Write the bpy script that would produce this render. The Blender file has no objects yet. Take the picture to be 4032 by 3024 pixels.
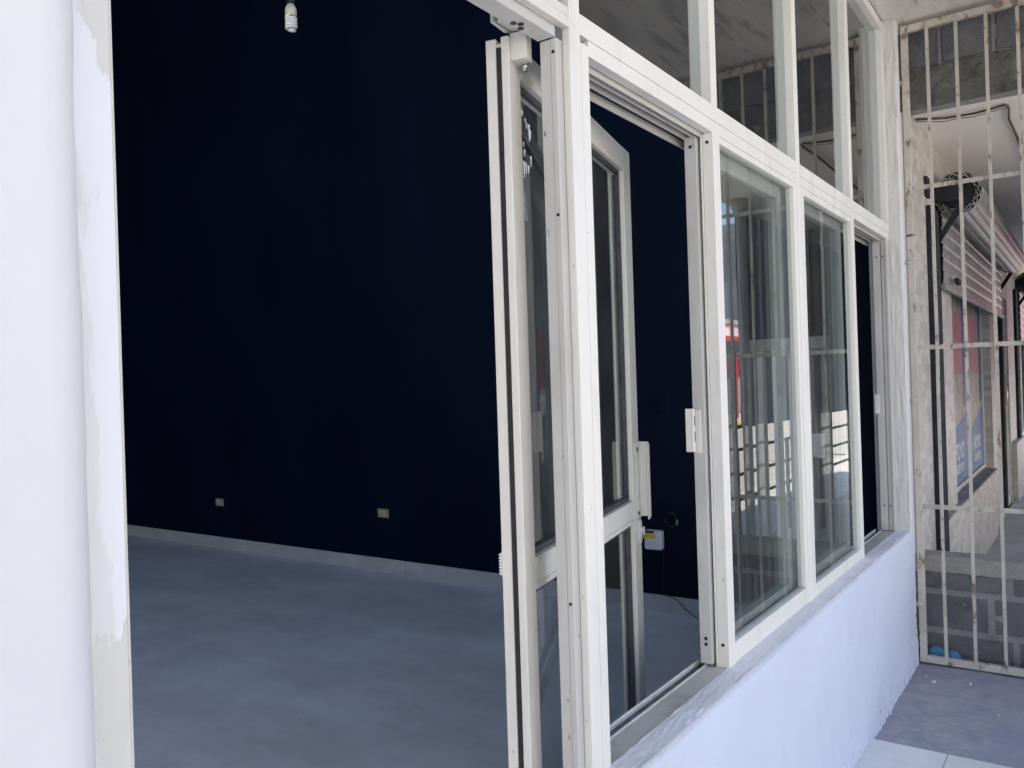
import bpy, bmesh, math, random
from mathutils import Vector, Matrix, noise

S = bpy.context.scene
COL = S.collection
R = math.radians
random.seed(7)

# ------------------------------------------------------------------ camera
cam_d = bpy.data.cameras.new('camera')
cam = bpy.data.objects.new('camera', cam_d)
COL.objects.link(cam)
S.camera = cam
YAW, PITCH, ROLL = R(35.302), R(0.056), R(-1.821)
fwd = Vector((math.cos(YAW)*math.cos(PITCH), math.sin(YAW)*math.cos(PITCH), math.sin(PITCH)))
rt = Vector((math.sin(YAW), -math.cos(YAW), 0))
up = rt.cross(fwd)
rt2 = math.cos(ROLL)*rt + math.sin(ROLL)*up
up2 = -math.sin(ROLL)*rt + math.cos(ROLL)*up
cam.matrix_world = Matrix(((rt2.x, up2.x, -fwd.x, 0), (rt2.y, up2.y, -fwd.y, 0),
                           (rt2.z, up2.z, -fwd.z, 1.40), (0, 0, 0, 1)))
cam_d.sensor_width = 36
cam_d.lens = 3246/4032*36
cam_d.clip_start = 0.02
cam_d.clip_end = 3000

# ------------------------------------------------------------------ light
SUN_EL, SUN_AZ = R(60), R(-20)            # azimuth measured from +Y towards +X
W = bpy.data.worlds.new('World')
S.world = W
W.use_nodes = True
nt = W.node_tree
bg = nt.nodes['Background']
sky = nt.nodes.new('ShaderNodeTexSky')
sky.sky_type = 'NISHITA'
sky.sun_disc = False
sky.sun_elevation = SUN_EL
sky.sun_rotation = SUN_AZ
nt.links.new(sky.outputs[0], bg.inputs[0])
bg.inputs[1].default_value = 0.15
sun_d = bpy.data.lights.new('sun', 'SUN')
sun_d.energy = 5.0
sun_d.angle = R(0.5)
sun_d.color = (1.0, 0.93, 0.82)
sun = bpy.data.objects.new('sun', sun_d)
COL.objects.link(sun)
sdir = Vector((math.sin(SUN_AZ)*math.cos(SUN_EL), math.cos(SUN_AZ)*math.cos(SUN_EL), math.sin(SUN_EL)))
sun.rotation_euler = sdir.to_track_quat('Z', 'Y').to_euler()
sun.location = (0, 0, 30)
S.view_settings.view_transform = 'Standard'
S.view_settings.look = 'None'
S.view_settings.exposure = 1.54
S.view_settings.gamma = 1.0
S.render.engine = 'CYCLES'
S.cycles.max_bounces = 14
S.cycles.diffuse_bounces = 7
S.cycles.glossy_bounces = 6
S.cycles.transparent_max_bounces = 24
S.cycles.sample_clamp_indirect = 8

# ------------------------------------------------------------------ materials
class NT:
    def __init__(s, name):
        s.m = bpy.data.materials.new(name)
        s.m.use_nodes = True
        s.t = s.m.node_tree
        s.b = s.t.nodes['Principled BSDF']
        s.tc = s.t.nodes.new('ShaderNodeTexCoord').outputs['Object']
    def n(s, typ, **kw):
        x = s.t.nodes.new('ShaderNode'+typ)
        for k, v in kw.items():
            if k.startswith('i_'):
                key = k[2:]
                key = int(key) if key.isdigit() else key
                s.set(x.inputs[key], v)
            else:
                setattr(x, k, v)
        return x
    def set(s, sock, v):
        if isinstance(v, bpy.types.NodeSocket):
            s.t.links.new(v, sock)
        else:
            sock.default_value = v
    def noise(s, scale, detail=4, rough=.55, co=None, stretch=None):
        co = co or s.tc
        if stretch:
            co = s.n('Mapping', i_Vector=co, i_Scale=stretch).outputs[0]
        x = s.n('TexNoise', i_Vector=co, i_Scale=scale, i_Detail=detail, i_Roughness=rough)
        return x.outputs[0]
    def ramp(s, fac, a, b, ca=(0, 0, 0, 1), cb=(1, 1, 1, 1)):
        x = s.n('ValToRGB', i_Fac=fac)
        x.color_ramp.elements[0].position = a
        x.color_ramp.elements[1].position = b
        x.color_ramp.elements[0].color = ca
        x.color_ramp.elements[1].color = cb
        return x.outputs[0]
    def mix(s, fac, a, b):
        x = s.n('Mix', data_type='RGBA')
        s.set(x.inputs[0], fac)
        s.set(x.inputs[6], a)
        s.set(x.inputs[7], b)
        return x.outputs[2]
    def math(s, op, a, b=0.0):
        x = s.n('Math', operation=op)
        s.set(x.inputs[0], a)
        s.set(x.inputs[1], b)
        return x.outputs[0]
    def xyz(s):
        return s.n('SeparateXYZ', i_0=s.tc).outputs
    def bump(s, h, strength=.3, dist=.01, prev=None):
        x = s.n('Bump', i_Strength=strength, i_Distance=dist, i_Height=h)
        if prev is not None:
            s.set(x.inputs['Normal'], prev)
        s.t.links.new(x.outputs[0], s.b.inputs['Normal'])
        return x.outputs[0]
    def fin(s, color, rough=.5, metal=0.0, spec=None):
        s.set(s.b.inputs['Base Color'], color)
        s.set(s.b.inputs['Roughness'], rough)
        s.b.inputs['Metallic'].default_value = metal
        if spec is not None:
            s.b.inputs['Specular IOR Level'].default_value = spec
        return s.m

def c(r, g=None, b=None):
    if g is None:
        return (r, r, r, 1)
    return (r, g, b, 1)

def plain(name, col, rough=.5, metal=0.0, var=.12, scale=12, bump=0.0, spec=None):
    m = NT(name)
    f = m.noise(scale, 5)
    lo = tuple(x*(1-var) for x in col[:3])+(1,)
    hi = tuple(min(1, x*(1+var)) for x in col[:3])+(1,)
    out = m.mix(m.ramp(f, .35, .65), lo, hi)
    if bump:
        m.bump(m.noise(scale*6, 6), bump, .003)
    return m.fin(out, rough, metal, spec)

def mat_frame(name, base, dirt=.5, dirtcol=(.33, .31, .27, 1), paint=False):
    """powder-coated aluminium, grimy in patches, with nicks"""
    m = NT(name)
    x, y, z = m.xyz()
    col = m.mix(m.ramp(m.noise(3.0, 5, stretch=(1, 1, .35)), .35, .75), base, tuple(v*.93 for v in base[:3])+(1,))
    grime = m.math('MULTIPLY', m.ramp(m.noise(9, 8, .65, stretch=(1, 1, .3)), .52, .8), dirt)
    col = m.mix(grime, col, dirtcol)
    nick = m.math('MULTIPLY', m.ramp(m.noise(70, 2, .5, stretch=(1, 1, .5)), .74, .77), min(1.0, dirt*1.6))
    col = m.mix(nick, col, (.16, .15, .15, 1))
    rough = .42
    if paint:
        # white wall paint slopped over the edge of the frame
        w2 = m.noise(16, 7, .65, stretch=(1.6, 1, .22))
        w1 = m.noise(7, 5, .6, stretch=(2.0, 1, .8))
        w3 = m.noise(13, 7, .65, stretch=(2.0, 1, .32))
        xr = m.math('ADD', x, 2.4-.372)
        hz = m.math('ADD', z, m.math('MULTIPLY', m.math('ADD', w1, -.5), .45))
        hz3 = m.math('DIVIDE', hz, 3.0)
        low = m.ramp(hz3, .392, .412)
        top = m.ramp(hz3, .550, .588, c(1), c(0))
        lim = m.math('ADD', .050, m.math('MULTIPLY', m.math('MULTIPLY', low, top), .05))
        lim = m.math('ADD', lim, m.math('MULTIPLY', m.math('ADD', w2, -.5), .03))
        k = m.ramp(m.math('MULTIPLY', m.math('SUBTRACT', lim, xr), 60), .3, .7)
        hole = m.math('MULTIPLY', m.ramp(m.math('ADD', w3, m.math('MULTIPLY', xr, -4.2)), .26, .32), m.ramp(hz3, .535, .545, c(1), c(0)))
        k = m.math('MULTIPLY', k, m.math('SUBTRACT', 1.0, m.math('MULTIPLY', hole, .5)))
        col = m.mix(k, col, (.70, .70, .73, 1))
        m.bump(k, .5, .002)
    else:
        m.bump(m.noise(160, 3), .05, .001)
    return m.fin(col, rough)

def mat_plaster(name, base, scale=1.0, peel=False, bump=.55):
    m = NT(name)
    x, y, z = m.xyz()
    f = m.noise(1.7*scale, 6)
    col = m.mix(m.ramp(f, .35, .7), base, tuple(v*.94 for v in base[:3])+(1,))
    big = m.noise(3.2*scale, 4, .5)
    fine = m.noise(55*scale, 6, .6)
    ridge = m.n('TexVoronoi', feature='DISTANCE_TO_EDGE', i_Scale=2.1*scale,
                i_Vector=m.n('VectorMath', operation='ADD', i_0=m.tc,
                             i_1=m.n('TexNoise', i_Vector=m.tc, i_Scale=3.0, i_Detail=5.0).outputs[1]).outputs[0]).outputs[0]
    crack = m.math('MULTIPLY', m.ramp(ridge, .0, .018, c(1), c(0)), m.ramp(m.noise(1.3, 2), .54, .62))
    h = m.math('ADD', m.math('MULTIPLY', big, 1.9), m.math('MULTIPLY', fine, .07))
    h = m.math('ADD', h, m.math('MULTIPLY', crack, .45))
    m.bump(h, bump, .014)
    if peel:
        zz = m.ramp(z, .0, .42, c(1), c(0))
        p = m.math('MULTIPLY', m.ramp(m.math('ADD', m.noise(22, 8, .7), m.math('MULTIPLY', zz, .12)), .66, .70), zz)
        col = m.mix(m.math('MULTIPLY', p, .6), col, (.40, .39, .41, 1))
    return m.fin(col, .75, 0, .3)

def mat_soffit(name, base):
    m = NT(name)
    f = m.noise(2.2, 6, .6, stretch=(.5, 1.8, 1))
    g = m.noise(9, 5, .6, stretch=(.35, 1.6, 1))
    col = m.mix(m.ramp(f, .38, .66), base, tuple(v*.68 for v in base[:3])+(1,))
    st = m.ramp(m.math('ADD', g, m.math('MULTIPLY', m.noise(1.3, 2), .3)), .68, .82)
    col = m.mix(m.math('MULTIPLY', st, .6), col, (.22, .19, .16, 1))
    m.bump(m.math('ADD', f, m.math('MULTIPLY', g, .35)), .5, .02)
    return m.fin(col, .8, 0, .2)

def mat_ledge(name):
    m = NT(name)
    f = m.noise(7, 7, .65, stretch=(.6, 1, 1))
    col = m.mix(m.ramp(f, .40, .62), (.74, .75, .81, 1), (.66, .66, .70, 1))
    m.bump(m.noise(60, 6), .35, .004)
    return m.fin(col, .7)

def mat_rust(name, base):
    m = NT(name)
    f = m.noise(26, 8, .7, stretch=(1, 1, .55))
    g = m.noise(5, 4, .6)
    col = m.mix(m.ramp(g, .35, .7), base, tuple(v*.78 for v in base[:3])+(1,))
    r = m.ramp(m.math('ADD', f, m.math('MULTIPLY', m.noise(3.1, 2), .25)), .68, .77)
    col = m.mix(r, col, m.mix(m.noise(60, 3), (.10, .055, .04, 1), (.30, .20, .13, 1)))
    m.bump(f, .35, .002)
    return m.fin(col, .6)

def mat_glass(name, tint=(.84, .87, .865, 1), dust=.02):
    m = bpy.data.materials.new(name)
    m.use_nodes = True
    t = m.node_tree
    t.nodes.remove(t.nodes['Principled BSDF'])
    out = t.nodes['Material Output']
    tr = t.nodes.new('ShaderNodeBsdfTransparent')
    tr.inputs[0].default_value = tint
    gl = t.nodes.new('ShaderNodeBsdfGlossy')
    gl.inputs['Roughness'].default_value = 0.008
    gl.inputs[0].default_value = (.98, 1, .995, 1)
    fr = t.nodes.new('ShaderNodeFresnel')
    fr.inputs[0].default_value = 1.82
    ge = t.nodes.new('ShaderNodeNewGeometry')
    inv = t.nodes.new('ShaderNodeMath')
    inv.operation = 'SUBTRACT'
    inv.inputs[0].default_value = 1
    t.links.new(ge.outputs['Backfacing'], inv.inputs[1])
    mu = t.nodes.new('ShaderNodeMath')
    mu.operation = 'MULTIPLY'
    t.links.new(fr.outputs[0], mu.inputs[0])
    t.links.new(inv.outputs[0], mu.inputs[1])
    mx = t.nodes.new('ShaderNodeMixShader')
    t.links.new(mu.outputs[0], mx.inputs[0])
    t.links.new(tr.outputs[0], mx.inputs[1])
    t.links.new(gl.outputs[0], mx.inputs[2])
    # thin film of dust
    df = t.nodes.new('ShaderNodeBsdfDiffuse')
    df.inputs[0].default_value = (.6, .6, .58, 1)
    tc = t.nodes.new('ShaderNodeTexCoord')
    no = t.nodes.new('ShaderNodeTexNoise')
    no.inputs['Scale'].default_value = 6
    no.inputs['Detail'].default_value = 8
    t.links.new(tc.outputs['Object'], no.inputs[0])
    mm = t.nodes.new('ShaderNodeMath')
    mm.operation = 'MULTIPLY'
    mm.inputs[1].default_value = dust
    t.links.new(no.outputs[0], mm.inputs[0])
    mx2 = t.nodes.new('ShaderNodeMixShader')
    t.links.new(mm.outputs[0], mx2.inputs[0])
    t.links.new(mx.outputs[0], mx2.inputs[1])
    t.links.new(df.outputs[0], mx2.inputs[2])
    t.links.new(mx2.outputs[0], out.inputs[0])
    return m

def grid_lines(m, ox, oy, px, py, w):
    x, y, z = m.xyz()
    def ln(v, o, p):
        q = m.math('ADD', v, -o+p*100.5)
        q = m.math('MODULO', q, p)
        q = m.math('ABSOLUTE', m.math('SUBTRACT', q, p*.5))
        return m.math('LESS_THAN', q, w*.5)
    return m.math('MAXIMUM', ln(x, ox, px), ln(y, oy, py))

def mat_tile(name, a, b, grout, ox, oy, p, w, rough, scale=3.0, py=None, cloud=.22):
    m = NT(name)
    g = grid_lines(m, ox, oy, p, py or p, w)
    f = m.noise(scale, 8, .62, stretch=(1, 1.6, 1))
    col = m.mix(m.ramp(f, .36, .68), a, b)
    sm = m.noise(1.5, 6, .62, stretch=(1.5, .7, 1))
    col = m.mix(m.math('MULTIPLY', m.ramp(sm, .38, .66), cloud), col, tuple(v*.62 for v in a[:3])+(1,))
    spot = m.ramp(m.noise(46, 2), .76, .78)
    col = m.mix(m.math('MULTIPLY', spot, .45), col, c(.75))
    dark = m.ramp(m.noise(31, 2, .5, stretch=(1, 1.4, 1)), .765, .78)
    col = m.mix(m.math('MULTIPLY', dark, .6), col, c(.12))
    sc = m.ramp(m.math('ADD', m.noise(6, 8, .7, stretch=(2.6, .5, 1)), m.math('MULTIPLY', sm, .2)), .62, .74)
    col = m.mix(m.math('MULTIPLY', sc, .22), col, c(.86))
    col = m.mix(g, col, grout)
    m.bump(m.math('SUBTRACT', m.math('MULTIPLY', f, .1), g), .25, .002)
    return m.fin(col, m.math('ADD', m.math('MULTIPLY', sm, .25), rough-.12))

def mat_concrete_floor():
    m = NT('worn_lavender_concrete')
    x, y, z = m.xyz()
    f = m.noise(5, 9, .68, stretch=(1, 1.3, 1))
    col = m.mix(m.ramp(f, .38, .62), (.28, .28, .35, 1), (.35, .345, .39, 1))
    w = m.ramp(m.math('ADD', m.noise(19, 9, .74, stretch=(1.5, .8, 1)), m.math('MULTIPLY', m.noise(2.6, 3), .42)), .74, .84)
    col = m.mix(m.math('MULTIPLY', w, .55), col, (.46, .45, .40, 1))
    d = m.ramp(m.noise(2.2, 4), .55, .75)
    col = m.mix(m.math('MULTIPLY', d, .25), col, (.16, .15, .20, 1))
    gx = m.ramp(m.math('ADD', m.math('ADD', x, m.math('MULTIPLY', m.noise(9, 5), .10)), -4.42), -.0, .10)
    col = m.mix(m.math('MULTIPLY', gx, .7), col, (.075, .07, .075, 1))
    m.bump(m.noise(38, 8, .7), .45, .005)
    return m.fin(col, .7)

def mat_block(name, a, b):
    m = NT(name)
    f = m.noise(7, 9, .7)
    col = m.mix(m.ramp(f, .35, .68), a, b)
    pits = m.n('TexVoronoi', i_Vector=m.tc, i_Scale=95.0).outputs[0]
    col = m.mix(m.math('MULTIPLY', m.ramp(pits, .12, .25, c(1), c(0)), .5), col, c(.05))
    h = m.math('ADD', m.noise(45, 8, .7), m.math('MULTIPLY', m.ramp(pits, .05, .3), .5))
    m.bump(h, .7, .006)
    return m.fin(col, .9, 0, .2)

def mat_mosaic(name):
    m = NT(name)
    sw = m.n('SeparateXYZ', i_0=m.tc).outputs
    co = m.n('CombineXYZ', i_0=sw[0], i_1=sw[2], i_2=0.0).outputs[0]
    br = m.n('TexBrick', i_Vector=co, i_Color1=(.52, .48, .44, 1), i_Color2=(.30, .27, .25, 1), i_Mortar=(.42, .39, .36, 1),
             i_Scale=1.0)
    br.inputs['Mortar Size'].default_value = .0025
    br.inputs['Brick Width'].default_value = .10
    br.inputs['Row Height'].default_value = .045
    br.inputs['Bias'].default_value = -.25
    br.offset = .5
    col = m.mix(.12, br.outputs[0], m.mix(m.noise(14, 3), (.42, .38, .35, 1), (.56, .52, .48, 1)))
    m.bump(br.outputs[1], -.3, .002)
    return m.fin(col, .5)

def mat_navy():
    m = NT('navy_wall_paint')
    f = m.noise(1.4, 5, .6, stretch=(1, 1, .6))
    rl = m.noise(7, 4, .6, stretch=(1, 1, .12))
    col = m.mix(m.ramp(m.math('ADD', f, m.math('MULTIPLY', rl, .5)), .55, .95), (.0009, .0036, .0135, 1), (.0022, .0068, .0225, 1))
    sc = m.ramp(m.noise(10, 6, .7, stretch=(1, 1.6, .5)), .73, .80)
    col = m.mix(m.math('MULTIPLY', sc, .5), col, (.016, .020, .030, 1))
    m.bump(m.noise(120, 4), .12, .002)
    return m.fin(col, .6, 0, .12)

def mat_poster(name, a, b):
    return plain(name, a, .5, 0, .25, 5)

FR = (.745, .722, .685, 1)
M = dict(
    frame=mat_frame('white_aluminium', FR, .38),
    frame2=mat_frame('grimy_aluminium', (.51, .50, .48, 1), .6),
    jamb=mat_frame('painted_over_aluminium', (.61, .595, .565, 1), .2, paint=True),
    door=mat_frame('cream_door_aluminium', (.68, .66, .615, 1), .45),
    wall=mat_plaster('white_plaster', (.68, .675, .69, 1), 1.3, bump=.42),
    lowwall=mat_plaster('white_plaster_peeling', (.60, .65, .755, 1), 1.2, peel=True),
    ledge=mat_ledge('scuffed_ledge_paint'),
    pillar=mat_plaster('rough_plaster', (.62, .61, .60, 1), 2.5),
    ceiling=mat_soffit('stained_soffit', (.72, .68, .62, 1)),
    ceiling2=mat_plaster('smooth_soffit', (.80, .76, .70, 1), .5),
    navy=mat_navy(),
    rubber=plain('black_rubber', (.012, .011, .013, 1), .7, 0, .3, 30),
    gasket=plain('grey_gasket', (.045, .045, .055, 1), .6, 0, .3, 30),
    glass=mat_glass('window_glass'),
    doorglass=mat_glass('door_glass', (.86, .89, .89, 1), .05),
    track=plain('dusty_track', (.14, .13, .12, 1), .6, .2, .4, 25),
    sill=mat_frame('dirty_sill', (.60, .575, .53, 1), .7, (.26, .24, .21, 1)),
    screw=plain('screw_hole', (.025, .022, .022, 1), .5, .3),
    steel=plain('bright_steel', (.55, .55, .54, 1), .28, 1.0),
    shutter=plain('galvanised_slats', (.34, .33, .325, 1), .42, .55, .2, 9),
    black=plain('black_paint', (.030, .032, .040, 1), .85, 0, .3, 9, 0, .15),
    gate=mat_rust('rusty_cream_paint', (.52, .485, .43, 1)),
    tile=mat_tile('white_marbled_tile', (.84, .83, .82, 1), (.72, .71, .70, 1), (.36, .33, .29, 1), 3.357, .477, .62, .004, .35, 3.0, .45),
    floor=mat_tile('grey_shop_tile', (.84, .845, .865, 1), (.74, .745, .77, 1), (.80, .81, .83, 1), 2.318, 2.31, .30, .0030, .48, 2.0, None, .62),
    skirt=mat_tile('skirting_tile', (.50, .50, .51, 1), (.42, .42, .43, 1), (.33, .33, .34, 1), 0, 2.033, .45, .004, .4),
    concrete=mat_concrete_floor(),
    block=mat_block('concrete_block', (.11, .112, .122, 1), (.19, .19, .198, 1)),
    mortar=mat_block('mortar', (.22, .22, .225, 1), (.33, .325, .32, 1)),
    cap=mat_block('cement_cap', (.27, .255, .235, 1), (.38, .355, .325, 1)),
    mosaic=mat_mosaic('beige_mosaic'),
    stone=mat_tile('grey_sill_stone', (.30, .29, .28, 1), (.20, .195, .19, 1), (.15, .15, .15, 1), 5.3, 0, .045, .003, .55, 8),
    ivory=plain('ivory_plastic', (.62, .58, .42, 1), .4, 0, .06),
    plastic=plain('white_plastic', (.70, .70, .74, 1), .4, 0, .06),
    tube=plain('white_glass_tube', (.80, .78, .76, 1), .25, 0, .03),
    yellow=plain('yellow_label', (.72, .55, .03, 1), .5, 0, .1),
    cable=plain('dark_cable', (.03, .028, .03, 1), .5, 0, .2),
    brown=plain('brown_cable', (.075, .05, .045, 1), .6, 0, .3, 30),
    green=plain('green_plastic', (.10, .36, .20, 1), .45),
    rag=plain('blue_cloth', (.09, .24, .42, 1), .85, 0, .35, 30, .4),
    chip=plain('cream_chip', (.70, .66, .58, 1), .7),
    flake=plain('white_flake', (.86, .86, .84, 1), .8),
    sticker=plain('pale_blue_film', (.20, .27, .34, 1), .5, 0, .2, 20),
    letter=plain('white_letters', (.72, .74, .77, 1), .6, 0, .04),
    faint=plain('faded_letters', (.055, .085, .13, 1), .7, 0, .2, 20),
    canvas=plain('navy_canvas', (.045, .12, .28, 1), .8, 0, .35, 2.5, .1),
    pink=plain('pink_print', (.44, .17, .19, 1), .5, 0, .25, 6),
    skin=plain('pale_print', (.33, .29, .275, 1), .5, 0, .3, 7),
    blue=plain('blue_print', (.028, .11, .32, 1), .5, 0, .2, 5),
    column=plain('grey_column_paint', (.34, .33, .32, 1), .6, 0, .15, 5),
    whitemetal=mat_frame('white_gate_paint', (.66, .66, .65, 1), .2),
    asphalt=plain('pale_concrete_road', (.40, .375, .34, 1), .9, 0, .25, 3, .3),
    ground=plain('dusty_ground', (.27, .24, .20, 1), .95, 0, .3, .6, .3),
    kerb=plain('yellow_kerb_paint', (.68, .48, .08, 1), .7, 0, .2, 6),
    pave=plain('pale_pavement', (.50, .475, .44, 1), .9, 0, .15, 4, .2),
    house=plain('bright_render', (.78, .77, .74, 1), .8, 0, .08, 3),
    red=plain('red_paint', (.50, .045, .06, 1), .45, 0, .15, 4),
    hill=plain('blue_grey_hill', (.075, .085, .11, 1), 1.0, 0, .35, .02),
    darkroom=plain('dim_interior_paint', (.10, .10, .11, 1), .8),
    roof=plain('roof_cement', (.40, .39, .37, 1), .9, 0, .2, 2),
    white=plain('fresh_white_paint', (.84, .84, .83, 1), .5, 0, .05),
    dimivory=plain('dark_ivory_plastic', (.34, .30, .17, 1), .5, 0, .1),  # ivory in a darker tone for the outlet plates
    teal=plain('teal_paint', (.03, .20, .19, 1), .5),
)

# ------------------------------------------------------------------ mesh helpers
class MB:
    def __init__(s):
        s.bm = bmesh.new()
    def _add(s, bm2):
        me = bpy.data.meshes.new('tmp')
        bm2.to_mesh(me)
        s.bm.from_mesh(me)
        bpy.data.meshes.remove(me)
        bm2.free()
        return s
    def box(s, x0, x1, y0, y1, z0, z1, bev=.0012, mat=None):
        b = bmesh.new()
        bmesh.ops.create_cube(b, size=1)
        for v in b.verts:
            v.co = Vector(((x0+x1)/2+v.co.x*(x1-x0), (y0+y1)/2+v.co.y*(y1-y0), (z0+z1)/2+v.co.z*(z1-z0)))
        if bev:
            bev = min(bev, .3*min(abs(x1-x0), abs(y1-y0), abs(z1-z0)))
            bmesh.ops.bevel(b, geom=b.edges[:], offset=bev, segments=1, affect='EDGES')
        if mat is not None:
            b.transform(mat)
        return s._add(b)
    def prism(s, pts, axis, a, b_, mat=None):
        """extrude a 2D polygon along axis 'x','y' or 'z' from a to b_"""
        b = bmesh.new()
        def P(p, t):
            if axis == 'x': return (t, p[0], p[1])
            if axis == 'y': return (p[0], t, p[1])
            return (p[0], p[1], t)
        A = [b.verts.new(P(p, a)) for p in pts]
        B = [b.verts.new(P(p, b_)) for p in pts]
        n = len(pts)
        b.faces.new(A)
        b.faces.new(B[::-1])
        for i in range(n):
            b.faces.new((A[i], B[i], B[(i+1) % n], A[(i+1) % n]))
        bmesh.ops.recalc_face_normals(b, faces=b.faces[:])
        if mat is not None:
            b.transform(mat)
        return s._add(b)
    def tube(s, pts, r, seg=8, caps=True, smooth=True):
        b = bmesh.new()
        pts = [Vector(p) for p in pts]
        rs = r if isinstance(r, (list, tuple)) else [r]*len(pts)
        rings = []
        prev = None
        for i, p in enumerate(pts):
            t = (pts[min(i+1, len(pts)-1)]-pts[max(i-1, 0)]).normalized()
            if prev is None:
                a = t.orthogonal().normalized()
            else:
                a = (prev-t*prev.dot(t)).normalized()
            prev = a
            bb = t.cross(a)
            rings.append([b.verts.new(p+rs[i]*(math.cos(2*math.pi*k/seg)*a+math.sin(2*math.pi*k/seg)*bb)) for k in range(seg)])
        for A, B in zip(rings, rings[1:]):
            for k in range(seg):
                f = b.faces.new((A[k], A[(k+1) % seg], B[(k+1) % seg], B[k]))
                f.smooth = smooth
        if caps:
            b.faces.new(rings[0][::-1])
            b.faces.new(rings[-1])
        bmesh.ops.recalc_face_normals(b, faces=b.faces[:])
        return s._add(b)
    def grid(s, fn, nu, nv, smooth=True):
        b = bmesh.new()
        V = [[b.verts.new(fn(i/(nu-1), j/(nv-1))) for j in range(nv)] for i in range(nu)]
        for i in range(nu-1):
            for j in range(nv-1):
                f = b.faces.new((V[i][j], V[i+1][j], V[i+1][j+1], V[i][j+1]))
                f.smooth = smooth
        bmesh.ops.recalc_face_normals(b, faces=b.faces[:])
        return s._add(b)
    def mesh(s, me):
        s.bm.from_mesh(me)
        return s
    def build(s, name, mat, parent=None, loc=None):
        if parent is not None:
            loc = Vector(parent['_o'])
        else:
            if loc is None:
                xs = [v.co for v in s.bm.verts]
                loc = Vector(((min(v.x for v in xs)+max(v.x for v in xs))/2,
                              (min(v.y for v in xs)+max(v.y for v in xs))/2, min(v.z for v in xs)))
            loc = Vector(loc)
        keep_world = KEEP.get(mat.name)
        me = bpy.data.meshes.new(name)
        if keep_world and parent is None:
            loc = Vector((0, 0, 0))
        s.bm.transform(Matrix.Translation(-loc))
        s.bm.to_mesh(me)
        s.bm.free()
        me.materials.append(mat)
        o = bpy.data.objects.new(name, me)
        COL.objects.link(o)
        o['_o'] = tuple(loc)
        if parent is not None:
            o.parent = parent
        else:
            o.location = loc
        return o

def build_each(mb, name, mat, parent):
    """link every separate piece of a builder as an object of its own"""
    bm = mb.bm
    seen = set()
    out = []
    for v0 in list(bm.verts):
        if v0 in seen:
            continue
        comp, todo = set(), [v0]
        while todo:
            v = todo.pop()
            if v in comp:
                continue
            comp.add(v)
            todo += [e.other_vert(v) for e in v.link_edges]
        seen |= comp
        nb_ = MB()
        mp = {v: nb_.bm.verts.new(v.co) for v in comp}
        for f in {f for v in comp for f in v.link_faces}:
            g = nb_.bm.faces.new([mp[v] for v in f.verts])
            g.smooth = f.smooth
        out.append(nb_.build(name, mat, parent))
    bm.free()
    return out

# materials whose pattern is laid out in scene coordinates keep their object's origin at the scene's
KEEP = {M[k].name: True for k in ('tile', 'floor', 'concrete')}

def text_mesh(body, size, extrude=.0006, bold=False):
    cu = bpy.data.curves.new('t', 'FONT')
    cu.body = body
    cu.size = size
    cu.extrude = extrude
    cu.align_x = 'CENTER'
    if bold:
        cu.offset = size*.018
    o = bpy.data.objects.new('t', cu)
    COL.objects.link(o)
    dg = bpy.context.evaluated_depsgraph_get()
    me = bpy.data.meshes.new_from_object(o.evaluated_get(dg))
    bpy.data.objects.remove(o)
    bpy.data.curves.remove(cu)
    return me

def tag(o, label, cat, group=None):
    o['label'] = label
    o['category'] = cat
    if group:
        o['group'] = group
    return o

def thing(name, label, cat, loc, group=None):
    o = bpy.data.objects.new(name, None)
    COL.objects.link(o)
    o.location = loc
    o.empty_display_size = .1
    o['_o'] = tuple(loc)
    return tag(o, label, cat, group)

def struct(o):
    o['kind'] = 'structure'
    return o

def fbm(x, y, z, sc=1.0, oct_=4):
    return noise.fractal(Vector((x*sc, y*sc, z*sc)), 1.0, 2.0, oct_)

# ------------------------------------------------------------------ setting: ground
struct(MB().box(-300, 400, -600, 300, -1.2, -.62, 0).build('ground', M['ground']))
struct(MB().box(-120, 200, -10.5, -3.2, -.619, -.60, 0).build('road', M['asphalt']))
struct(MB().box(-120, 200, -3.2, -1.6, -.619, -.48, .01).build('pavement', M['pave']))
struct(MB().box(-120, 200, -16, -10.75, -.619, -.47, .01).build('far_pavement', M['pave']))
struct(MB().box(-120, 200, -10.75, -10.5, -.619, -.45, .01).build('yellow_kerb', M['kerb']))
# walkway slab, the white tiles and the rough lavender end of it
struct(MB().box(-10, 3.357, -1.05, .861, -.6, 0, 0).build('walkway_tiles', M['tile']))
def conc(u, v):
    x = 3.357+u*(4.70-3.357)
    y = -1.05+v*(.86+1.05)
    h = -.020+.004*fbm(x, y, 0, 4)
    if u < .02: h -= .004
    return (x, y, h)
mb = MB().grid(conc, 70, 120)
mb.box(3.359, 4.70, -1.05, .86, -.6, -.045, 0)
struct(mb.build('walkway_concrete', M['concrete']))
struct(MB().box(4.70, 16, -.75, .74, -.6, 0, 0).build('neighbour_walkway', M['pave']))
struct(MB().box(-9.2, 4.5, .862, 10.2, -.2, .02, 0).build('shop_floor', M['floor']))
# distant hill
def hill(u, v):
    a = R(-75+u*115)
    d = 420+v*260
    h = (78+30*math.sin(u*7-1.7)+16*math.sin(u*17+2)+8*math.sin(u*41))*math.sin(math.pi*v)
    return (d*math.cos(a), d*math.sin(a), -2+max(0, h)+3*fbm(u*40, v*20, 0, 1))
struct(MB().grid(hill, 90, 14).build('hill', M['hill']))

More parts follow.
